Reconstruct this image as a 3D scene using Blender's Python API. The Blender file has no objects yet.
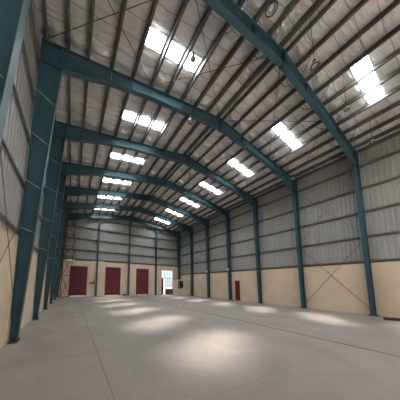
import bpy, math, random
from mathutils import Vector, Matrix

random.seed(7)
S = bpy.context.scene
COL = S.collection

# ------------------------------------------------------------------ camera
YAW, PITCH, ROLL = -0.485655, 0.105350, 0.011388
F = Vector((-math.sin(YAW) * math.cos(PITCH), math.cos(YAW) * math.cos(PITCH), math.sin(PITCH)))
R0 = Vector((math.cos(YAW), math.sin(YAW), 0.0))
U0 = R0.cross(F)
R = R0 * math.cos(ROLL) + U0 * math.sin(ROLL)
U = -R0 * math.sin(ROLL) + U0 * math.cos(ROLL)
cd = bpy.data.cameras.new('camera')
cam = bpy.data.objects.new('camera', cd)
COL.objects.link(cam)
m = Matrix((R, U, -F)).transposed().to_4x4()
m.translation = Vector((0.0, 0.0, 1.65))
cam.matrix_world = m
cd.sensor_width = 36.0
cd.lens = 169.3185 / 400.0 * 36.0
cd.shift_x = (200.0 - 161.461) / 400.0
cd.shift_y = (265.483 - 200.0) / 400.0
cd.clip_start = 0.05
S.camera = cam

# ------------------------------------------------------------------ world, exposure
w = bpy.data.worlds.new('sky')
S.world = w
w.use_nodes = True
wn = w.node_tree.nodes
wn['Background'].inputs[0].default_value = (0.88, 0.94, 1.0, 1)
wn['Background'].inputs[1].default_value = 0.45
S.view_settings.view_transform = 'Standard'
S.view_settings.look = 'None'
S.view_settings.gamma = 1.0
S.view_settings.use_curve_mapping = False
S.view_settings.exposure = 1.78
sun_d = bpy.data.lights.new('sun', 'SUN'); sun_d.energy = 7.0; sun_d.angle = math.radians(0.6); sun_d.color = (1.0, 0.95, 0.87)
sun = bpy.data.objects.new('sun', sun_d); COL.objects.link(sun)
sun.rotation_euler = (math.radians(28), math.radians(12), 0)     # stands behind the shed's back wall, so no direct beam enters the added front doorway
sun.location = (0, 0, 40)
S.cycles.use_denoising = True
S.cycles.use_light_tree = False
S.cycles.max_bounces = 10
S.cycles.diffuse_bounces = 6

SKY_EMIT = 8.0        # daylight glowing through each translucent roof sheet
POOL_W = 5.2          # daylight beamed straight down through each sheet
POOL_SPREAD = 13.0

# ------------------------------------------------------------------ dimensions
Y1, BAY = 2.995, 3.2019
def FY(i): return Y1 + BAY * i
YF, YB = -6.6, 22.68                  # inner faces, front and back wall
XR_ = 6.95                            # ridge
SL = 0.158
def zt(x): return 10.98 - SL * abs(x - XR_)      # top of rafters
LW, RW = -1.45, 15.12                 # inner faces of the side masonry walls
LC, RC = -1.45, 15.20                 # cladding planes
PUR_L = [-1.22, -0.60, 0.05, 0.90, 1.75, 2.60, 3.42, 4.25, 5.08, 5.94, 6.74]
PUR_R = [7.16, 7.96, 8.80, 9.65, 10.50, 11.33, 12.17, 13.00, 13.85, 14.55, 15.03]
SKX_L, SKX_R = (1.75, 4.25), (9.65, 12.17)
SKY_L, SKY_R = (1.60, 2.08), (1.56, 2.02)        # offsets in each bay
SHEET = 0.25

# ------------------------------------------------------------------ mesh helpers
class MB:
    def __init__(self): self.v, self.f = [], []
    def box(self, x0, x1, y0, y1, z0, z1):
        b = len(self.v)
        self.v += [(x0,y0,z0),(x1,y0,z0),(x1,y1,z0),(x0,y1,z0),(x0,y0,z1),(x1,y0,z1),(x1,y1,z1),(x0,y1,z1)]
        self.f += [tuple(b+i for i in q) for q in ((3,2,1,0),(4,5,6,7),(0,1,5,4),(1,2,6,5),(2,3,7,6),(3,0,4,7))]
        return self
    def prism(self, pts, d):
        """polygon pts (3D, planar) extruded by vector d"""
        b, n = len(self.v), len(pts)
        self.v += [tuple(p) for p in pts] + [(p[0]+d[0], p[1]+d[1], p[2]+d[2]) for p in pts]
        self.f.append(tuple(range(b, b+n))[::-1]); self.f.append(tuple(range(b+n, b+2*n)))
        for i in range(n):
            j = (i+1) % n
            self.f.append((b+i, b+j, b+n+j, b+n+i))
        return self
    def tube(self, p, q, r, n=6, r2=None, cap=True):
        p, q = Vector(p), Vector(q); a = (q-p).normalized()
        t = Vector((0,0,1)) if abs(a.z) < .9 else Vector((1,0,0))
        u = a.cross(t).normalized(); w_ = a.cross(u)
        b = len(self.v); r2 = r if r2 is None else r2
        for c, rr in ((p, r), (q, r2)):
            for i in range(n):
                an = 2*math.pi*i/n
                self.v.append(tuple(c + u*math.cos(an)*rr + w_*math.sin(an)*rr))
        for i in range(n):
            j = (i+1) % n
            self.f.append((b+i, b+j, b+n+j, b+n+i))
        if cap:
            self.f.append(tuple(range(b, b+n))[::-1]); self.f.append(tuple(range(b+n, b+2*n)))
        return self
    def strip(self, path, y0, y1, t):
        """plate following an (x, z) polyline, width y0..y1, thickness t downwards"""
        b = len(self.v)
        for x, z in path:
            self.v += [(x,y0,z),(x,y1,z),(x,y0,z-t),(x,y1,z-t)]
        n = len(path)
        for i in range(n-1):
            k = b + 4*i
            self.f += [(k,k+4,k+5,k+1),(k+2,k+3,k+7,k+6),(k,k+2,k+6,k+4),(k+1,k+5,k+7,k+3)]
        self.f += [(b,b+1,b+3,b+2),(b+4*n-4,b+4*n-2,b+4*n-1,b+4*n-3)]
        return self
    def lathe(self, c, prof, n=20):
        b = len(self.v)
        for r, z in prof:
            for i in range(n):
                an = 2*math.pi*i/n
                self.v.append((c[0]+r*math.cos(an), c[1]+r*math.sin(an), c[2]+z))
        for k in range(len(prof)-1):
            for i in range(n):
                j = (i+1) % n
                self.f.append((b+k*n+i, b+k*n+j, b+(k+1)*n+j, b+(k+1)*n+i))
        return self
    def build(self, name, mat, parent=None, smooth=False):
        me = bpy.data.meshes.new(name)
        o = bpy.data.objects.new(name, me)
        off = Vector((0,0,0))
        p = parent
        while p is not None:
            off += p.location; p = p.parent
        if parent is None:
            # origin at the base centre of the thing
            xs = [v[0] for v in self.v]; ys = [v[1] for v in self.v]; zs = [v[2] for v in self.v]
            off = Vector(((min(xs)+max(xs))/2, (min(ys)+max(ys))/2, min(zs)))
            o.location = off
        me.from_pydata([(v[0]-off.x, v[1]-off.y, v[2]-off.z) for v in self.v], [], self.f)
        me.materials.append(mat)
        if smooth:
            for pl in me.polygons: pl.use_smooth = True
        me.update()
        COL.objects.link(o)
        if parent is not None: o.parent = parent
        return o

def tag(o, label=None, cat=None, group=None, kind=None):
    if label: o['label'] = label
    if cat: o['category'] = cat
    if group: o['group'] = group
    if kind: o['kind'] = kind
    return o

def empty(name, loc, label, cat, group=None, kind=None):
    o = bpy.data.objects.new(name, None)
    o.empty_display_size = 0.2
    o.location = loc
    COL.objects.link(o)
    return tag(o, label, cat, group, kind)

# ------------------------------------------------------------------ materials
def mat(name, col, rough=0.6, metal=0.0, var=0.12, scale=3.0, bump=0.0, bscale=40.0, spec=0.5, col2=None, stretch=(1,1,1)):
    m_ = bpy.data.materials.new(name); m_.use_nodes = True
    nt = m_.node_tree; N, L = nt.nodes, nt.links
    b = N['Principled BSDF']
    b.inputs['Roughness'].default_value = rough
    b.inputs['Metallic'].default_value = metal
    b.inputs['Specular IOR Level'].default_value = spec
    tc = N.new('ShaderNodeTexCoord'); mp = N.new('ShaderNodeMapping')
    mp.inputs['Scale'].default_value = stretch
    L.new(tc.outputs['Object'], mp.inputs[0])
    nz = N.new('ShaderNodeTexNoise'); nz.inputs['Scale'].default_value = scale
    nz.inputs['Detail'].default_value = 5; nz.inputs['Roughness'].default_value = 0.6
    L.new(mp.outputs[0], nz.inputs['Vector'])
    rp = N.new('ShaderNodeValToRGB')
    c2 = col2 or tuple(c*(1-var*2) for c in col)
    rp.color_ramp.elements[0].position = 0.3; rp.color_ramp.elements[0].color = (*c2, 1)
    rp.color_ramp.elements[1].position = 0.7; rp.color_ramp.elements[1].color = (*tuple(min(1,c*(1+var*.4)) for c in col), 1)
    L.new(nz.outputs['Fac'], rp.inputs[0])
    L.new(rp.outputs[0], b.inputs['Base Color'])
    if bump:
        n2 = N.new('ShaderNodeTexNoise'); n2.inputs['Scale'].default_value = bscale
        L.new(mp.outputs[0], n2.inputs['Vector'])
        bp = N.new('ShaderNodeBump'); bp.inputs['Strength'].default_value = bump; bp.inputs['Distance'].default_value = .02
        L.new(n2.outputs['Fac'], bp.inputs['Height']); L.new(bp.outputs[0], b.inputs['Normal'])
    return m_

M = {}
M['steel'] = mat('teal_blue_paint', (0.034, 0.094, 0.124), 0.42, 0.0, 0.1, 1.5)
M['purlin'] = mat('dull_galvanised', (0.135, 0.138, 0.14), 0.55, 0.2, 0.15, 2.0)
M['girt'] = mat('dusty_galvanised', (0.22, 0.205, 0.185), 0.6, 0.2, 0.15, 2.0)
M['clad'] = mat('grey_sheet_metal', (0.43, 0.42, 0.40), 0.5, 0.1, 0.07, 0.6, stretch=(1,1,.25))
M['dado'] = mat('cream_plaster', (0.84, 0.67, 0.495), 0.85, 0, 0.07, 0.8, 0.05, 30)
M['maroon'] = mat('maroon_paint', (0.18, 0.016, 0.034), 0.5, 0, 0.12, 2.0)
M['red'] = mat('red_door_paint', (0.17, 0.014, 0.014), 0.5, 0, 0.1, 3.0)
M['rust'] = mat('red_oxide_primer', (0.13, 0.045, 0.035), 0.75, 0, 0.2, 5.0)
M['white'] = mat('white_paint', (0.78, 0.78, 0.76), 0.5, 0, 0.03, 5.0)
M['dark'] = mat('dark_metal', (0.05, 0.045, 0.045), 0.6, 0.1, 0.1, 4.0)
M['rod'] = mat('bracing_rod_steel', (0.11, 0.085, 0.075), 0.6, 0.2, 0.1, 4.0)
M['palesteel'] = mat('pale_galvanised', (0.42, 0.47, 0.50), 0.45, 0.2, 0.05, 4.0)
M['barpaint'] = mat('grey_window_paint', (0.30, 0.30, 0.30), 0.5, 0, 0.05, 5.0)
M['darkred'] = mat('dull_dark_red_paint', (0.065, 0.014, 0.016), 0.65, 0, 0.15, 5.0)
M['shade'] = mat('frosted_lamp_shade', (0.55, 0.54, 0.53), 0.5, 0, 0.04, 6.0)
M['paper'] = mat('white_paper', (0.8, 0.8, 0.78), 0.8, 0, 0.03, 8.0)
M['booth'] = mat('cream_board', (0.72, 0.61, 0.48), 0.7, 0, 0.05, 2.0)
M['gate'] = mat('dusty_brown_paint', (0.22, 0.15, 0.13), 0.7, 0, 0.12, 3.0)
M['yard'] = mat('pale_yard_concrete', (0.62, 0.60, 0.56), 0.9, 0, 0.1, 0.5)

def mat_floor():
    m_ = bpy.data.materials.new('trowelled_concrete'); m_.use_nodes = True
    nt = m_.node_tree; N, L = nt.nodes, nt.links
    b = N['Principled BSDF']; b.inputs['Roughness'].default_value = 0.62
    b.inputs['Specular IOR Level'].default_value = 0.35
    g = N.new('ShaderNodeNewGeometry'); sp = N.new('ShaderNodeSeparateXYZ')
    L.new(g.outputs['Position'], sp.inputs[0])
    n1 = N.new('ShaderNodeTexNoise'); n1.inputs['Scale'].default_value = 0.55; n1.inputs['Detail'].default_value = 6; n1.inputs['Roughness'].default_value = .62
    n1.inputs['Distortion'].default_value = 1.2
    L.new(g.outputs['Position'], n1.inputs['Vector'])
    rp = N.new('ShaderNodeValToRGB')
    rp.color_ramp.elements[0].position = .3; rp.color_ramp.elements[0].color = (0.33, 0.282, 0.252, 1)
    rp.color_ramp.elements[1].position = .7; rp.color_ramp.elements[1].color = (0.43, 0.375, 0.338, 1)
    L.new(n1.outputs['Fac'], rp.inputs[0])
    def line(axis, pos, wid, strength, wob=0.0):
        d = N.new('ShaderNodeMath'); d.operation = 'SUBTRACT'; L.new(sp.outputs[axis], d.inputs[0]); d.inputs[1].default_value = pos
        a = N.new('ShaderNodeMath'); a.operation = 'ABSOLUTE'; L.new(d.outputs[0], a.inputs[0])
        c = N.new('ShaderNodeMath'); c.operation = 'LESS_THAN'; L.new(a.outputs[0], c.inputs[0]); c.inputs[1].default_value = wid
        s = N.new('ShaderNodeMath'); s.operation = 'MULTIPLY'; L.new(c.outputs[0], s.inputs[0]); s.inputs[1].default_value = strength
        if wob:
            nn = N.new('ShaderNodeTexNoise'); nn.inputs['Scale'].default_value = 1.1
            L.new(g.outputs['Position'], nn.inputs['Vector'])
            mm = N.new('ShaderNodeMapRange'); mm.inputs[1].default_value = .35; mm.inputs[2].default_value = .65
            mm.inputs[3].default_value = .62; mm.inputs[4].default_value = 1.0
            L.new(nn.outputs['Fac'], mm.inputs[0])
            s2 = N.new('ShaderNodeMath'); s2.operation = 'MULTIPLY'; L.new(s.outputs[0], s2.inputs[0]); L.new(mm.outputs[0], s2.inputs[1]); s = s2
        return s
    fac = None
    for args in [('X', 6.93, 0.055, 1.0, 1), ('X', 0.64, 0.014, 0.5, 1)] + [('Y', FY(i) - 1.0, 0.012, 0.16, 1) for i in range(-2, 7, 2)]:
        s = line(*args)
        if fac is None: fac = s
        else:
            mx = N.new('ShaderNodeMath'); mx.operation = 'MAXIMUM'; L.new(fac.outputs[0], mx.inputs[0]); L.new(s.outputs[0], mx.inputs[1]); fac = mx
    mix = N.new('ShaderNodeMix'); mix.data_type = 'RGBA'
    L.new(fac.outputs[0], mix.inputs[0]); L.new(rp.outputs[0], mix.inputs[6]); mix.inputs[7].default_value = (0.05, 0.042, 0.04, 1)
    L.new(mix.outputs[2], b.inputs['Base Color'])
    n3 = N.new('ShaderNodeTexNoise'); n3.inputs['Scale'].default_value = 2.0; n3.inputs['Detail'].default_value = 6
    L.new(g.outputs['Position'], n3.inputs['Vector'])
    bp = N.new('ShaderNodeBump'); bp.inputs['Strength'].default_value = .12; bp.inputs['Distance'].default_value = .02
    L.new(n3.outputs['Fac'], bp.inputs['Height']); L.new(bp.outputs[0], b.inputs['Normal'])
    return m_
M['floor'] = mat_floor()

def mat_foil():
    m_ = bpy.data.materials.new('silver_roof_insulation'); m_.use_nodes = True
    nt = m_.node_tree; N, L = nt.nodes, nt.links
    b = N['Principled BSDF']; b.inputs['Roughness'].default_value = 0.5; b.inputs['Metallic'].default_value = 0.1
    g = N.new('ShaderNodeNewGeometry')
    n1 = N.new('ShaderNodeTexNoise'); n1.inputs['Scale'].default_value = .9; n1.inputs['Detail'].default_value = 5
    L.new(g.outputs['Position'], n1.inputs['Vector'])
    rp = N.new('ShaderNodeValToRGB')
    rp.color_ramp.elements[0].position = .3; rp.color_ramp.elements[0].color = (0.60, 0.57, 0.545, 1)
    rp.color_ramp.elements[1].position = .7; rp.color_ramp.elements[1].color = (0.86, 0.825, 0.80, 1)
    L.new(n1.outputs['Fac'], rp.inputs[0])
    # stitched seams running up the slope
    sp = N.new('ShaderNodeSeparateXYZ'); L.new(g.outputs['Position'], sp.inputs[0])
    def mth(op, a, b_=None):
        q = N.new('ShaderNodeMath'); q.operation = op
        for k, v in enumerate((a, b_)):
            if v is None: continue
            if isinstance(v, (int, float)): q.inputs[k].default_value = v
            else: L.new(v, q.inputs[k])
        return q.outputs[0]
    nn = N.new('ShaderNodeTexNoise'); nn.inputs['Scale'].default_value = .8
    L.new(g.outputs['Position'], nn.inputs['Vector'])
    yy = mth('ADD', sp.outputs['Y'], mth('MULTIPLY', mth('SUBTRACT', nn.outputs['Fac'], .5), .22))
    fr = mth('ABSOLUTE', mth('SUBTRACT', mth('FRACT', mth('DIVIDE', yy, .53)), .5))
    ln = mth('MULTIPLY', mth('LESS_THAN', fr, .026), .55)
    mx = N.new('ShaderNodeMix'); mx.data_type = 'RGBA'
    L.new(ln, mx.inputs[0]); L.new(rp.outputs[0], mx.inputs[6]); mx.inputs[7].default_value = (.16, .15, .14, 1)
    L.new(mx.outputs[2], b.inputs['Base Color'])
    mp = N.new('ShaderNodeMapping'); mp.inputs['Scale'].default_value = (1.2, 5.0, 1.2)
    L.new(g.outputs['Position'], mp.inputs[0])
    n2 = N.new('ShaderNodeTexNoise'); n2.inputs['Scale'].default_value = 1.3; n2.inputs['Detail'].default_value = 4
    L.new(mp.outputs[0], n2.inputs['Vector'])
    bp = N.new('ShaderNodeBump'); bp.inputs['Strength'].default_value = .85; bp.inputs['Distance'].default_value = .14
    L.new(n2.outputs['Fac'], bp.inputs['Height']); L.new(bp.outputs[0], b.inputs['Normal'])
    return m_
M['foil'] = mat_foil()

def mat_sheet():
    m_ = bpy.data.materials.new('daylit_translucent_sheet'); m_.use_nodes = True
    b = m_.node_tree.nodes['Principled BSDF']
    b.inputs['Base Color'].default_value = (0.8, 0.85, 0.86, 1)
    b.inputs['Emission Color'].default_value = (0.90, 0.97, 1.0, 1)
    b.inputs['Emission Strength'].default_value = SKY_EMIT
    return m_
M['sheet'] = mat_sheet()

def mat_glass():
    m_ = bpy.data.materials.new('clear_glass'); m_.use_nodes = True
    nt = m_.node_tree; N, L = nt.nodes, nt.links
    N.remove(N['Principled BSDF'])
    tr = N.new('ShaderNodeBsdfTransparent'); tr.inputs[0].default_value = (0.88, 0.92, 0.92, 1)
    gl = N.new('ShaderNodeBsdfGlossy'); gl.inputs['Roughness'].default_value = .03
    fr = N.new('ShaderNodeFresnel'); fr.inputs[0].default_value = 1.45
    mx = N.new('ShaderNodeMixShader')
    L.new(fr.outputs[0], mx.inputs[0]); L.new(tr.outputs[0], mx.inputs[1]); L.new(gl.outputs[0], mx.inputs[2])
    L.new(mx.outputs[0], N['Material Output'].inputs[0])
    return m_
M['glass'] = mat_glass()

# ------------------------------------------------------------------ setting
def struct(o): o['kind'] = 'structure'; return o
struct(MB().box(LC-.3, RC+.3, YF-.3, YB+.35, -0.15, 0.0).build('floor', M['floor']))
struct(MB().box(-45, 60, YB+.36, YB+70, -0.35, -0.14).box(-45, 60, YF-70, YF-.31, -0.35, -0.02).build('ground', M['yard']))

DADO, DADO_B = 2.95, 4.28
wl = struct(MB().box(LC-.12, LW, YF, YB, 0, DADO).build('wall_left', M['dado']))
wr = struct(MB().box(RW, RC+.15, YF, YB, 0, DADO).build('wall_right', M['dado']))
# front wall, behind the viewer, with an open doorway added to light the ceiling
FX0, FX1, FH = 1.5, 12.4, 5.6
wf = struct(MB().box(LC-.12, FX0, YF-.25, YF, 0, DADO).box(FX1, RC+.15, YF-.25, YF, 0, DADO).build('wall_front', M['dado']))
MB().box(FX0-.25, FX0, YF-.2, YF+.05, 0, FH+.25).box(FX1, FX1+.25, YF-.2, YF+.05, 0, FH+.25).box(FX0, FX1, YF-.2, YF+.05, FH, FH+.25).build('added_doorway_frame', M['steel'], wf)
# back masonry with its door openings
DOORS = [(-0.24, 1.68, 3.62), (3.80, 5.80, 3.70), (7.98, 9.90, 3.70)]
OPEN = DOORS + [(12.0, 14.07, 3.70)]
b_ = MB(); x = LC-.12
for x0, x1, h in OPEN:
    b_.box(x, x0, YB, YB+.25, 0, DADO_B); b_.box(x0, x1, YB, YB+.25, h, DADO_B); x = x1
b_.box(x, RC+.15, YB, YB+.25, 0, DADO_B)
wb = struct(b_.build('wall_back', M['dado']))

PITCH_C = 0.2
PROF = [(0, 0), (.11, 0), (.125, .028), (.185, .028)]
def clad_side(xp, sgn, y0, y1, z0, z1):
    b = MB(); pts = []
    y = y0
    while y < y1:
        for d, h in PROF: pts.append((xp + sgn*h, y+d))
        y += PITCH_C
    for px, py in pts: b.v += [(px, py, z0), (px, py, z1)]
    for i in range(len(pts)-1): b.f.append((2*i, 2*i+2, 2*i+3, 2*i+1))
    return b
def clad_end(yp, sgn, x0, x1, z0):
    b = MB(); pts = []; x = x0
    while x < x1:
        for d, h in PROF: pts.append((x+d, yp + sgn*h))
        x += PITCH_C
    for px, py in pts: b.v += [(px, py, z0), (px, py, zt(px)+.26)]
    for i in range(len(pts)-1): b.f.append((2*i, 2*i+2, 2*i+3, 2*i+1))
    return b
def child(o, p): return o
clad_side(LC, -1, YF-.1, YB+.1, DADO-.1, zt(LC)+.27).build('metal_cladding', M['clad'], wl)
clad_side(RC, 1, YF-.1, YB+.1, DADO-.1, zt(RC)+.27).build('metal_cladding', M['clad'], wr)
for a_, c_, z_ in ((LC-.1, -.6, DADO_B-.1), (-.6, .05, DADO_B+.07), (.05, 2.15, DADO_B-.1), (2.15, 3.5, DADO_B+.06), (3.5, RC+.1, DADO_B-.1)):
    clad_end(YB+.16, 1, a_, c_, z_).build('metal_cladding', M['clad'], wb)     # two short gaps let daylight in over the masonry
for a_, c_, z_ in ((LC-.1, FX0-.1, DADO-.1), (FX0-.1, FX1+.1, FH+.1), (FX1+.1, RC+.1, DADO-.1)):
    clad_end(YF-.12, -1, a_, c_, z_).build('metal_cladding', M['clad'], wf)
# masonry piers behind the left columns
for i in range(0, 6):
    MB().box(LW, LW+.035, FY(i)-.24, FY(i)+.24, 0, DADO).build('pier', M['dado'], wl)

# roof insulation: sagging silver sheet over the purlins, open where the translucent sheets lie
def slope(purs, x_lo, x_hi, skx, sky):
    xs = []
    br = sorted(set([x_lo] + purs + [x_hi]))
    for a, b in zip(br[:-1], br[1:]):
        n = 8 if b-a > .3 else 3
        for k in range(n): xs.append((a+(b-a)*k/n, math.sin(math.pi*k/n) * min(1, (b-a)/.8)))
    xs.append((br[-1], 0.0))
    yb = [YF-.15]
    for i in range(-3, 7):
        yb += [FY(i), FY(i)+sky[0], FY(i)+sky[1]]
    yb = sorted(v for v in yb if YF-.15 <= v < YB+.2) + [YB+.2]
    ys = []
    for a, b in zip(yb[:-1], yb[1:]):
        n = max(1, int((b-a)/.075))
        ys += [a+(b-a)*k/n for k in range(n)]
    ys.append(yb[-1])
    b = MB()
    for j, y in enumerate(ys):
        fr = (y - Y1) / BAY; d = abs(fr - round(fr)) * BAY
        o_ = (y - Y1) % BAY
        if y > FY(6): o_ = -1
        near = math.exp(-((d-.36)/.15)**2) if y < FY(round(fr)) else .3*math.exp(-((d-.4)/.15)**2)             # a roll of slack beside every rafter
        for x, s in xs:
            ph = (y + .10*math.sin(2.1*x) + .05*math.sin(5.0*x+y)) / .56
            seam = 0.034*(1 - abs(math.sin(math.pi*ph))**.6)
            wob = 0.022*math.sin(2.7*y+1.9*x) + 0.016*math.sin(5.3*y-1.3*x)
            sag = s*(0.075 + wob) + (.15+.85*s)*(.125*near) - seam*s
            if skx[0]-.01 < x < skx[1]+.01:
                dd = 0 if sky[0] <= o_ <= sky[1] else min(abs(o_-sky[0]), abs(o_-sky[1]))
                sag *= min(1, dd/.22)
            b.v.append((x, y, zt(x)+SHEET - sag))
    n = len(xs)
    for j in range(len(ys)-1):
        yc = (ys[j]+ys[j+1])/2
        o = (yc - Y1) % BAY
        hole_y = sky[0] < o < sky[1] and yc < FY(6) and not (skx is SKX_L and FY(-1) < yc < FY(0))
        for i in range(n-1):
            xc = (xs[i][0]+xs[i+1][0])/2
            if hole_y and skx[0] < xc < skx[1]: continue
            b.f.append((j*n+i, (j+1)*n+i, (j+1)*n+i+1, j*n+i+1))
    return b
c1 = struct(slope(PUR_L, LC-.05, XR_, SKX_L, SKY_L).build('ceiling', M['foil'], smooth=True))
c2 = slope(PUR_R, XR_, RC+.05, SKX_R, SKY_R).build('far_slope', M['foil'], c1, smooth=True)

# ------------------------------------------------------------------ translucent roof sheets
ORD = ['nearest', 'second', 'third', 'fourth', 'fifth', 'farthest']
def skylight(i, side):
    skx, sky = (SKX_L, SKY_L) if side < 0 else (SKX_R, SKY_R)
    y0, y1 = FY(i)+sky[0], FY(i)+sky[1]
    xm, ym = (skx[0]+skx[1])/2, (y0+y1)/2
    sl = 'left' if side < 0 else 'right'
    if 0 <= i <= 5:
        lab = '%s three-pane bright translucent roof sheet in the %s roof slope' % (ORD[i], sl)
    else:
        lab = 'translucent roof sheet in the %s slope, %s bay behind the viewer' % (sl, 'first' if i == -2 else 'second')
    if i == -1: lab = 'translucent roof sheet in the %s slope, just above the viewer' % sl if side < 0 else 'largest bright three-pane roof sheet, high up near the right edge'
    if side > 0 and 0 <= i <= 5:
        lab = ['second nearest', 'third', 'fourth', 'fifth', 'sixth', 'farthest'][i] + ' three-pane bright translucent roof sheet in the right roof slope'
    t = empty('skylight', (xm, ym, zt(xm)+SHEET), lab, 'skylight', 'translucent sheets in the roof')
    purs = [p for p in (PUR_L if side < 0 else PUR_R) if skx[0]-.01 < p < skx[1]+.01]
    ny = 12
    for xa, xb in zip(purs[:-1], purs[1:]):            # one ribbed pane between each pair of purlins
        b = MB()
        for k in range(ny+1):
            y = y0-.02 + (y1-y0+.04)*k/ny
            h = .006 + (.014 if k % 3 == 1 else 0)
            b.v += [(xa, y, zt(xa)+SHEET+h), (xb, y, zt(xb)+SHEET+h)]
        for k in range(ny): b.f.append((2*k, 2*k+1, 2*k+3, 2*k+2))
        b.build('pane', M['sheet'], t)
    # daylight the sheet throws straight through
    ld = bpy.data.lights.new('daylight_through_sheet', 'AREA')
    ld.shape = 'RECTANGLE'; ld.size = skx[1]-skx[0]+.3; ld.size_y = y1-y0-.06
    ld.energy = POOL_W; ld.color = (1.0, 0.96, 0.90); ld.spread = math.radians(POOL_SPREAD)
    lo = bpy.data.objects.new('daylight_through_sheet', ld)
    lo.location = (xm, ym, zt(xm)-.02)
    aim = Vector((3.6 if side < 0 else 11.4, ym - (1.25 if side < 0 else .75), 0)) - lo.location
    lo.rotation_euler = aim.to_track_quat('-Z', 'Y').to_euler()
    COL.objects.link(lo)
for i in range(-3, 6):
    if i not in (-1,): skylight(i, -1)
    skylight(i, 1)

# ------------------------------------------------------------------ portal frames
NTH = ['nearest', 'second', 'third', 'fourth', 'fifth', 'sixth', 'corner']
ZK = 8.92
def inner_left(z): return -1.25 + 0.51*min(z, ZK)/ZK
def inner_right(z): return 14.785 - 0.17*min(z, ZK)/ZK
OL, OR = -1.33, 15.09
def outer_left(z): return -1.44 + .11*min(1, z/9.7)
GIRT_Z = [4.5, 6.0, 7.45, 8.85]
def column(i, side):
    Y = FY(i)
    inn, out = (inner_left, OL) if side < 0 else (inner_right, OR)
    s = side
    xi0, xik = inn(0), inn(ZK)
    ob = outer_left(0) if side < 0 else OR             # foot of the outer flange
    if side < 0:
        lab = ['nearest blue steel column on the left, cut off at the top left corner',
               'wide blue steel column on the left whose foot stands complete in front',
               'third blue steel column along the left wall', 'fourth blue steel column along the left wall',
               'fifth blue steel column along the left wall', 'sixth blue steel column on the left, near the red lattice tower',
               'blue steel corner column behind the red lattice tower'][i]
    else:
        lab = ['nearest and tallest blue steel column on the right wall',
               'second nearest blue steel column on the right wall', 'third blue steel column on the right wall, right of the red door',
               'fourth blue steel column on the right wall, just left of the red door, with small white box',
               'fifth blue steel column on the right wall, with small white box',
               'sixth blue steel column on the right, beside the cream booth',
               'dark blue corner column at the back right above the cream booth'][i]
    t = empty('steel_column', ((xi0+out)/2, Y, 0), lab, 'column', 'blue steel columns of the shed')
    web = [(ob, Y-.006, .02), (xi0, Y-.006, .02), (xik, Y-.006, ZK), (xik, Y-.006, zt(xik)-.015), (out, Y-.006, zt(out)-.015)]
    MB().prism(web, (0, .012, 0)).build('web', M['steel'], t)
    hw = .11 if side < 0 else .085
    def slab(xa, xb, z0, z1, th):
        return MB().prism([(xa, Y-hw, z0), (xb, Y-hw, z1), (xb+th, Y-hw, z1), (xa+th, Y-hw, z0)], (0, 2*hw, 0))
    th = .018
    slab(xi0, xik, .02, ZK, th*(-s)).build('inner_flange', M['steel'], t)
    slab(ob, out, .02, zt(out)-.02, th*(-s)).build('outer_flange', M['steel'], t)
    x0, x1 = sorted((ob, xi0 - s*.05))
    bp = MB().box(x0, x1, Y-.17, Y+.17, 0, .022).build('base_plate', M['steel'], t)
    bo = MB()
    for bx in (x0+.06, x1-.04):
        for by in (Y-.135, Y+.135): bo.tube((bx, by, .022), (bx, by, .07), .014)
    bo.build('anchor_bolts', M['dark'], bp)
    for yy in (Y-hw, Y+hw):               # gussets by the foot
        gx = xi0 - s*.05
        MB().prism([(xi0, yy-.005, .022), (gx, yy-.005, .022), (xi0 + s*.005, yy-.005, .2)], (0, .01, 0)).build('gusset', M['steel'], t)
    # stiffeners at the knee and slanted flange braces back to the girts
    a, b = sorted((xik, out))
    MB().box(a, b, Y-.08, Y+.08, ZK-.008, ZK+.008).build('stiffener', M['steel'], t)
    for z in [DADO+.16] + GIRT_Z[:3]:
        xa = inn(z)
        MB().tube((xa + s*.03, Y-.09, z), (out+s*.02, Y-.42, z+.04), .011).build('flange_brace', M['palesteel'] if side < 0 else M['steel'], t)
    return t

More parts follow.
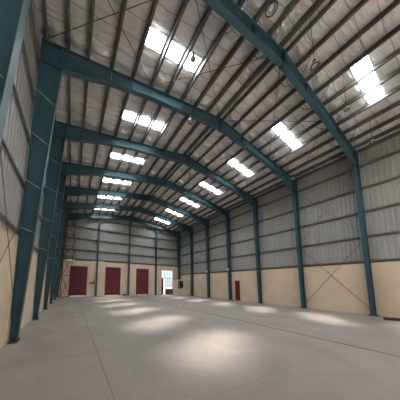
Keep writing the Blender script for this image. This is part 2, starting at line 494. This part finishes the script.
def rafter(i):
    Y = FY(i)
    xl, xr = inner_left(ZK), inner_right(ZK)
    lab = ['nearest blue roof rafter, cutting across the top of the picture', 'second blue roof rafter, springing from the wide left column',
           'third blue roof rafter from the viewer', 'fourth blue roof rafter from the viewer', 'fifth blue roof rafter from the viewer',
           'sixth blue roof rafter from the viewer', 'last blue roof rafter against the back gable wall'][i]
    t = empty('roof_rafter', (XR_, Y, 10.2), lab, 'rafter', 'blue roof rafters of the shed')
    bot = [(xl, ZK), (.9, 9.44), (2.6, 9.81), (XR_, 10.36), (11.3, 9.81), (13.0, 9.44), (xr, ZK)]
    top = [(xl, zt(xl)), (XR_, zt(XR_)), (xr, zt(xr))]
    for half in (0, 1):
        if half == 0: poly = bot[:4] + [top[1], top[0]]
        else: poly = bot[3:] + [top[2], top[1]]
        MB().prism([(x, Y-.005, z-.004 if k > 3 else z+.004) for k, (x, z) in enumerate(poly)], (0, .01, 0)).build('web', M['steel'], t)
    MB().strip(bot, Y-.1, Y+.1, -.016).build('bottom_flange', M['steel'], t)
    topf = [(OL, zt(OL)), (XR_, zt(XR_)), (OR, zt(OR))]
    MB().strip(topf, Y-.1, Y+.1, .016).build('top_flange', M['steel'], t)
    for xs_, z0 in ((xl, ZK-.06), (XR_, 10.29), (xr, ZK-.06)):
        MB().box(xs_-.022, xs_+.022, Y-.115, Y+.115, z0, zt(xs_)-.02).build('splice_plate', M['steel'], t)
    def zb(x):
        for (x0, z0), (x1, z1) in zip(bot[:-1], bot[1:]):
            if x0 <= x <= x1: return z0+(z1-z0)*(x-x0)/(x1-x0)
    for x in (.9, 2.6, 4.25, 5.94, 7.96, 9.65, 11.33, 13.0):
        for s in ((-1, 1) if i < 3 else (-1,)):
            a = Vector((x, Y+s*.09, zb(x)+.02)); c = Vector((x, Y+s*.55, zt(x)+.03))
            mid = (a+c)/2 + Vector((0, s*.07, -.05))
            fb = MB(); fb.tube(a, mid, .012); fb.tube(mid, c, .012)
            fb.build('flange_brace', M['steel'], t)
    for x in (1.75, 5.08, 8.80, 12.17):
        MB().box(x-.006, x+.006, Y-.07, Y+.07, zb(x)+.02, zt(x)-.02).build('stiffener', M['steel'], t)
    return t
for i in range(7):
    column(i, -1); column(i, 1); rafter(i)

# ------------------------------------------------------------------ purlins and girts
def zsec(p0, sgn, dep, fl, th, axis_pts):
    pass
def purlin(x, label, s):
    b = MB()
    z0 = zt(x)+.002; th = .008; d = SHEET-.003; fl = .08
    y0, y1 = YF, YB+.05
    b.box(x-th/2, x+th/2, y0, y1, z0, z0+d)
    b.prism([(x, y0, z0), (x+s*fl, y0, z0-.002+SL*fl*.2), (x+s*fl, y0, z0+th), (x, y0, z0+th)], (0, y1-y0, 0))
    b.box(*sorted((x, x-s*fl)), y0, y1, z0+d-th, z0+d)
    b.box(*sorted((x+s*fl, x+s*(fl-th))), y0, y1, z0, z0+.024)
    o = b.build('roof_purlin', M['purlin'])
    tag(o, label, 'purlin', 'roof purlins')
nm = ['first', 'second', 'third', 'fourth', 'fifth', 'sixth', 'seventh', 'eighth', 'ninth', 'tenth', 'eleventh']
for k, x in enumerate(PUR_L):
    purlin(x, ('%s roof purlin up from the left eave' % nm[k]) if k < 10 else 'dark roof purlin running just left of the ridge', 1)
for k, x in enumerate(PUR_R):
    purlin(x, ('%s roof purlin up from the right eave' % nm[10-k]) if k > 0 else 'dark roof purlin running just right of the ridge', -1)

def girt_side(xin, xout, z, name_label):
    b = MB(); s = 1 if xout > xin else -1
    b.box(*sorted((xin, xout)), YF, YB, z, z+.008)
    b.box(*sorted((xin, xin+s*.008)), YF, YB, z, z+.075)
    b.box(*sorted((xout, xout-s*.008)), YF, YB, z-.075, z)
    tag(b.build('wall_girt', M['girt']), name_label, 'girt', 'horizontal wall girts')
hn = ['lowest', 'second', 'third', 'fourth', 'top']
for k, z in enumerate([DADO+.10] + GIRT_Z):
    girt_side(OR+.005, RC-.005, z, '%s horizontal steel girt on the grey right wall' % hn[k])
    girt_side(outer_left(z)-.012, LC+.003, z, '%s horizontal steel girt on the grey left wall' % hn[k])
def girt_back(z, lab, x0, x1):
    b = MB(); ya, yb = YB-.02, YB+.15
    b.box(x0, x1, ya, yb, z, z+.008); b.box(x0, x1, ya, ya+.008, z, z+.08); b.box(x0, x1, yb-.008, yb, z-.075, z)
    tag(b.build('wall_girt', M['girt']), lab, 'girt', 'horizontal wall girts')
for k, z in enumerate([DADO_B+.17, 5.6, 7.0, 8.45, 9.75]):
    hw = (10.98-z-.05)/SL if z > 9.6 else 99
    girt_back(z, '%s horizontal steel girt on the grey back wall' % hn[k], max(LC+.05, XR_-hw), min(RC-.05, XR_+hw))

# ------------------------------------------------------------------ back wall posts
for k, x in enumerate((2.75, 6.85, 10.98)):
    Y = YB-.19; top = zt(x)-.02
    t = empty('gable_post', (x, Y, 0), ['slim blue post on the back wall between first and second maroon shutters',
              'slim blue post on the back wall between second and third maroon shutters',
              'slim blue post on the back wall right of the third maroon shutter'][k], 'post', 'gable posts on the back wall')
    MB().box(x-.005, x+.005, Y-.1, Y+.15, .02, top).build('web', M['steel'], t)
    MB().box(x-.09, x+.09, Y-.112, Y-.1, .02, top).build('front_flange', M['steel'], t)
    MB().box(x-.09, x+.09, Y+.15, Y+.162, .02, top).build('rear_flange', M['steel'], t)
    MB().box(x-.14, x+.14, Y-.17, Y+.18, 0, .02).build('base_plate', M['steel'], t)

# ------------------------------------------------------------------ shutters and doors
for k, (x0, x1, h) in enumerate(DOORS):
    t = empty('door_%d' % (k+1), ((x0+x1)/2, YB+.1, 0),
              ['maroon roller shutter at the back left, beside the red lattice tower', 'middle maroon roller shutter on the back wall',
               'right-hand maroon roller shutter on the back wall'][k], 'roller shutter', 'maroon roller shutters', 'structure')
    gap = .075
    b = MB(); z = gap+.06; n = int((h-z)/.1)
    st = (h-z)/n
    prof = []
    for q in range(n): prof += [(YB+.10, z+q*st), (YB+.08, z+q*st+st*.25), (YB+.08, z+q*st+st*.65), (YB+.10, z+q*st+st*.9)]
    prof.append((YB+.10, h))
    for y, zz in prof: b.v += [(x0, y, zz), (x1, y, zz)]
    for q in range(len(prof)-1): b.f.append((2*q, 2*q+1, 2*q+3, 2*q+2))
    b.build('slat_curtain', M['maroon'], t)
    MB().box(x0+.03, x1-.03, YB+.07, YB+.12, gap, gap+.07).build('bottom_rail', M['maroon'], t)
    for a, c in ((x0, x0+.07), (x1-.07, x1)):
        MB().box(a, c, YB+.045, YB+.13, 0, h).build('guide_rail', M['maroon'], t)
    MB().box(x0, x1, YB+.06, YB+.14, h-.12, h).build('head_rail', M['maroon'], t)
    lk = MB().box((x0+x1)/2-.08, (x0+x1)/2+.08, YB+.055, YB+.08, .55, .62); lk.build('lock_plate', M['dark'], t)

# personnel door in the right wall
t = empty('door_4', (RW, 11.83, 0), 'narrow dark red single door in the cream right wall', 'door', None, 'structure')
MB().box(RW-.03, RW+.0, 11.62, 12.05, .03, 1.97).build('leaf', M['red'], t)
for a, c in ((11.575, 11.62), (12.05, 12.095)):
    MB().box(RW-.045, RW, a, c, 0, 2.01).build('jamb', M['red'], t)
MB().box(RW-.045, RW, 11.62, 12.05, 1.97, 2.01).build('head', M['red'], t)
MB().tube((RW-.07, 11.68, .95), (RW-.03, 11.68, .95), .02).build('handle', M['dark'], t)
for z in (.25, 1.1): MB().box(RW-.04, RW-.03, 11.68, 11.99, z, z+.7).build('raised_panel', M['red'], t)

# glazed doorway in the back right
t = empty('door_5', (13.03, YB+.1, 0), 'bright white glazed doorway with transom window at the back right', 'doorway', None, 'structure')
b = MB()
for a, c in ((12.0, 12.06), (14.01, 14.07)): b.box(a, c, YB+.06, YB+.16, 0, 3.7)
b.box(12.06, 14.01, YB+.06, YB+.16, 3.64, 3.7); b.box(12.06, 14.01, YB+.06, YB+.16, 2.44, 2.51)
b.build('frame', M['barpaint'], t)
b = MB()
for x in (12.55, 13.04, 13.53): b.box(x-.03, x+.03, YB+.09, YB+.13, 2.51, 3.64)
b.box(12.06, 14.01, YB+.095, YB+.125, 3.05, 3.08)
b.build('transom_bars', M['barpaint'], t)
MB().box(12.06, 14.01, YB+.105, YB+.111, 2.51, 3.64).build('transom_glass', M['glass'], t)
lf = MB().box(12.08, 12.36, YB+.03, YB+.09, .03, 2.43).build('open_leaf', M['red'], t)
MB().tube((12.32, YB+.0, 1.1), (12.32, YB+.03, 1.1), .03).build('handle', M['dark'], lf)
MB().box(12.70, 12.78, YB+.08, YB+.14, 0, 2.44).build('mullion', M['white'], t)
b = MB()
for x in (13.08, 13.40, 13.72): b.box(x-.035, x+.035, YB+.09, YB+.13, .85, 2.44)
for z in (1.35, 1.9): b.box(12.78, 14.01, YB+.09, YB+.13, z-.03, z+.03)
b.build('window_bars', M['barpaint'], t)
MB().box(12.78, 14.01, YB+.105, YB+.111, .85, 2.44).build('window_glass', M['glass'], t)
MB().box(12.78, 14.01, YB+.08, YB+.14, 0.02, .80).build('lower_panel', M['gate'], t)
MB().box(12.78, 14.01, YB+.07, YB+.15, .80, .85).build('sill', M['white'], t)

# ------------------------------------------------------------------ cream booth
bx0, bx1, by0, by1, bh = 12.72, 15.11, 19.36, 20.45, 2.14
t = empty('guard_booth', ((bx0+bx1)/2, (by0+by1)/2, 0), 'low cream booth with a window in the back right corner', 'booth')
b = MB()
wx0, wx1, wz0, wz1 = 12.80, 13.62, 1.0, 2.05
b.box(bx0, wx0, by0, by0+.06, 0, bh); b.box(wx0, wx1, by0, by0+.06, 0, wz0); b.box(wx0, wx1, by0, by0+.06, wz1, bh)
b.box(wx1, bx1, by0, by0+.06, 0, bh)
b.build('front_panel', M['booth'], t)
b = MB(); b.box(bx0, bx0+.06, by0+.06, by1, 0, bh); b.build('side_panel', M['booth'], t)
MB().box(bx0+.06, bx1, by1-.06, by1, 0, bh).build('rear_panel', M['booth'], t)
MB().box(bx0-.03, bx1, by0-.03, by1+.03, bh, bh+.04).build('top', M['booth'], t)
b = MB()
for a, c in ((wx0, wx0+.05), (wx1-.05, wx1), ((wx0+wx1)/2-.02, (wx0+wx1)/2+.02)): b.box(a, c, by0+.0, by0+.07, wz0, wz1)
b.box(wx0, wx1, by0, by0+.07, wz0, wz0+.05); b.box(wx0, wx1, by0, by0+.07, wz1-.05, wz1)
wfm = b.build('window_frame', M['dark'], t)
MB().box(wx0+.04, wx1-.04, by0+.03, by0+.036, wz0+.04, wz1-.04).build('pane', M['glass'], wfm)

# ------------------------------------------------------------------ red lattice tower
tx0, tx1, ty0, ty1, th_ = -1.02, -.12, 21.25, 21.95, 9.6
lean = .16
t = empty('lattice_tower', ((tx0+tx1)/2, (ty0+ty1)/2, 0), 'rust-red lattice scaffold tower in the back left corner', 'scaffold tower')
def tp(x, y, z): return (x + lean*z/th_, y, z)
lv = [.05, 2.42, 4.6, 5.75, 7.1, 8.3, 9.45]
for x in (tx0, tx1):
    for y in (ty0, ty1):
        MB().tube(tp(x, y, 0), tp(x, y, th_), .035).build('leg', M['rust'], t)
for k, z in enumerate(lv):
    for y in (ty0, ty1):
        MB().tube(tp(tx0, y, z), tp(tx1, y, z), .022).build('rung', M['rust'], t)
    for x in (tx0, tx1):
        MB().tube(tp(x, ty0, z), tp(x, ty1, z), .022).build('tie', M['rust'], t)
    if k+1 < len(lv):
        z2 = lv[k+1]
        for y in (ty0, ty1):
            MB().tube(tp(tx0, y, z), tp(tx1, y, z2), .016).build('diagonal_brace', M['rust'], t)
            MB().tube(tp(tx1, y+.03, z), tp(tx0, y+.03, z2), .016).build('diagonal_brace', M['rust'], t)

# ------------------------------------------------------------------ bracing rods
def rod(p, q, lab, grp, r=.012):
    o = MB().tube(p, q, r).build('bracing_rod', M['rod'])
    tag(o, lab, 'bracing rod', grp)
ya, yb = FY(0)+.1, FY(1)-.1
rx = 15.0
rod((rx, ya, .35), (rx, yb, 4.25), 'thin rod on right wall rising away from the nearest right column, lower bay', 'cross bracing rods on the walls')
rod((rx-.03, yb, .35), (rx-.03, ya, 4.25), 'thin rod on right wall rising towards the viewer, lower bay', 'cross bracing rods on the walls')
rod((rx, ya, 4.75), (rx, yb, 8.6), 'thin rod on grey right cladding rising away from the viewer', 'cross bracing rods on the walls', .009)
rod((rx-.03, yb, 4.75), (rx-.03, ya, 8.6), 'thin rod on grey right cladding rising towards the viewer', 'cross bracing rods on the walls', .009)
lx = -1.335
ya, yb = ya+.06, yb-.06
rod((lx, ya, 5.6), (lx, yb, .9), 'thin rod on left wall falling away from the viewer', 'cross bracing rods on the walls', .008)
rod((lx+.03, ya, .45), (lx+.03, yb, 3.75), 'thin rod on left wall rising away from the viewer', 'cross bracing rods on the walls', .008)
bays = [(-1.2, 2.6, 'lower left'), (2.6, 6.7, 'upper left'), (7.2, 11.3, 'upper right'), (11.3, 15.0, 'lower right')]
for x0, x1, nm_ in bays:
    def zz(x): return zt(x)-.06
    rod((x0, yb, zz(x0)), (x1, ya, zz(x1)), 'thin roof bracing rod in the nearest bay, %s panel, far end left' % nm_, 'cross bracing rods under the roof')
    rod((x0, ya, zz(x0)-.03), (x1, yb, zz(x1)-.03), 'thin roof bracing rod in the nearest bay, %s panel, near end left' % nm_, 'cross bracing rods under the roof')

# ------------------------------------------------------------------ pendant lamps
def pendant(x, y, z, lab, r=.11):
    p_ = min(PUR_L + PUR_R, key=lambda q: abs(q-x)); x = p_ + (.035 if p_ < XR_ else -.035)   # hung from the nearest purlin
    t = empty('pendant_lamp', (x, y, z), lab, 'pendant lamp', 'pendant lamps under the roof')
    zc = zt(x) + .012
    MB().tube((x, y, z+.2), (x, y, zc), .008).build('cord', M['dark'], t)
    MB().lathe((x, y, z), [(.0, .22), (.045, .22), (.05, .13), (.0, .13)], 14).build('lamp_holder', M['dark'], t)
    sh = MB().lathe((x, y, z), [(.05, .14), (r*.75, .07), (r-.012, .0), (r-.02, .0), (r*.72, .055), (.05, .125)], 22).build('shade', M['shade'], t, True)
    MB().lathe((x, y, z), [(r-.022, -.008), (r+.006, -.008), (r+.006, .016), (r-.022, .016), (r-.022, -.008)], 22).build('rim', M['dark'], sh, True)
    MB().lathe((x, y, z), [(.0, .02), (.04, .03), (.06, .06), (.055, .1), (.03, .13)], 14).build('bulb', M['white'], t, True)
pendant(6.86, 2.0, 8.95, 'round pendant lamp on a long cord right of the nearest rafter')
pendant(4.22, 2.0, 8.95, 'round pendant lamp near the top edge above the nearest rafter', .14)
pendant(9.60, 2.0, 8.85, 'pendant lamp hanging left of the largest right-hand roof sheet', .085)
pendant(12.9, 1.98, 8.82, 'pendant lamp hanging high before the grey right wall', .085)
pendant(3.42, 4.25, 9.83, 'pendant lamp silhouetted against the nearest left roof sheet', .095)
pendant(4.2, 5.5, 8.85, 'pendant lamp seen just under the second rafter, left of ridge')
pendant(6.66, 5.42, 8.82, 'pendant lamp seen just under the second rafter at the ridge')
pendant(12.85, 5.46, 8.82, 'pendant lamp by the knee of the second right column')
pendant(6.6, 8.84, 8.85, 'small pendant lamp hanging between third and fourth rafters')

# ------------------------------------------------------------------ small things
def jbox(i, lab):
    Y = FY(i); x = inner_right(3.2)
    t = empty('junction_box', (x-.06, Y, 3.08), lab, 'junction box', 'white boxes on the right columns')
    MB().box(x-.10, x-.001, Y-.08, Y+.08, 3.08, 3.34).build('body', M['white'], t)
    MB().box(x-.112, x-.10, Y-.07, Y+.07, 3.09, 3.33).build('cover', M['white'], t)
jbox(3, 'small white box on the column just left of the red door')
jbox(4, 'small white box on the fifth right column')

t = empty('wall_bracket', (2.26, YB-.06, 1.5), 'dark maroon L-shaped bracket on cream wall right of the first shutter', 'bracket')
MB().box(2.02, 2.50, YB-.12, YB, 1.50, 1.68).build('arm', M['maroon'], t)
MB().box(2.40, 2.50, YB-.12, YB, 1.68, 2.04).build('upright', M['maroon'], t)

tag(MB().box(6.08, 6.62, YB-.32, YB-.06, 0, .17).build('wooden_plank', M['maroon']), 'low maroon plank on the floor right of the middle shutter', 'plank')
t = empty('bollard', (8.02, YB-.35, 0), 'short dark post on floor at left foot of the third shutter', 'bollard')
MB().tube((8.02, YB-.35, .02), (8.02, YB-.35, .55), .05, 10).build('post', M['dark'], t)
MB().tube((8.02, YB-.35, 0), (8.02, YB-.35, .02), .1, 10).build('base', M['dark'], t)

t = empty('steel_channel', (13.95, 1.75, 0), 'dark maroon steel channel lying on floor at the right edge', 'steel channel')
def ch(d0, d1, z0, z1):
    a = Vector((13.68, 2.42, 0)); d = Vector((.55, -.84, 0)).normalized(); n = Vector((d.y, -d.x, 0))
    p = [a+n*d0, a+n*d1]
    return MB().prism([(p[0].x, p[0].y, z0), (p[1].x, p[1].y, z0), (p[1].x, p[1].y, z1), (p[0].x, p[0].y, z1)], tuple(d*1.6))
ch(-.08, .08, 0, .012).build('web', M['darkred'], t)
ch(-.08, -.068, .012, .11).build('flange', M['darkred'], t)
ch(.068, .08, .012, .11).build('flange', M['darkred'], t)

def scrap(x, y, s, lab):
    b = MB()
    pts = [(x+s*math.cos(a)*random.uniform(.7, 1.1), y+s*math.sin(a)*random.uniform(.7, 1.1)) for a in [k*math.pi/4 for k in range(8)]]
    n = len(pts)
    b.v = [(p[0], p[1], .002 + .03*random.random()) for p in pts] + [(p[0], p[1], .0) for p in pts] + [(x, y, .045)]
    for i in range(n):
        j = (i+1) % n
        b.f += [(i, j, 2*n), (n+i, n+j, j, i)]
    b.f.append(tuple(range(n, 2*n))[::-1])
    tag(b.build('paper_scrap', M['paper']), lab, 'paper scrap', 'paper scraps on the floor')
scrap(.26, 9.86, .07, 'crumpled white paper scrap on floor in front of the first shutter')
scrap(7.28, 10.62, .08, 'crumpled white paper scrap on floor beside the long dark joint')
scrap(.1, 2.75, .02, 'tiny pale scrap on the floor at the bottom left')
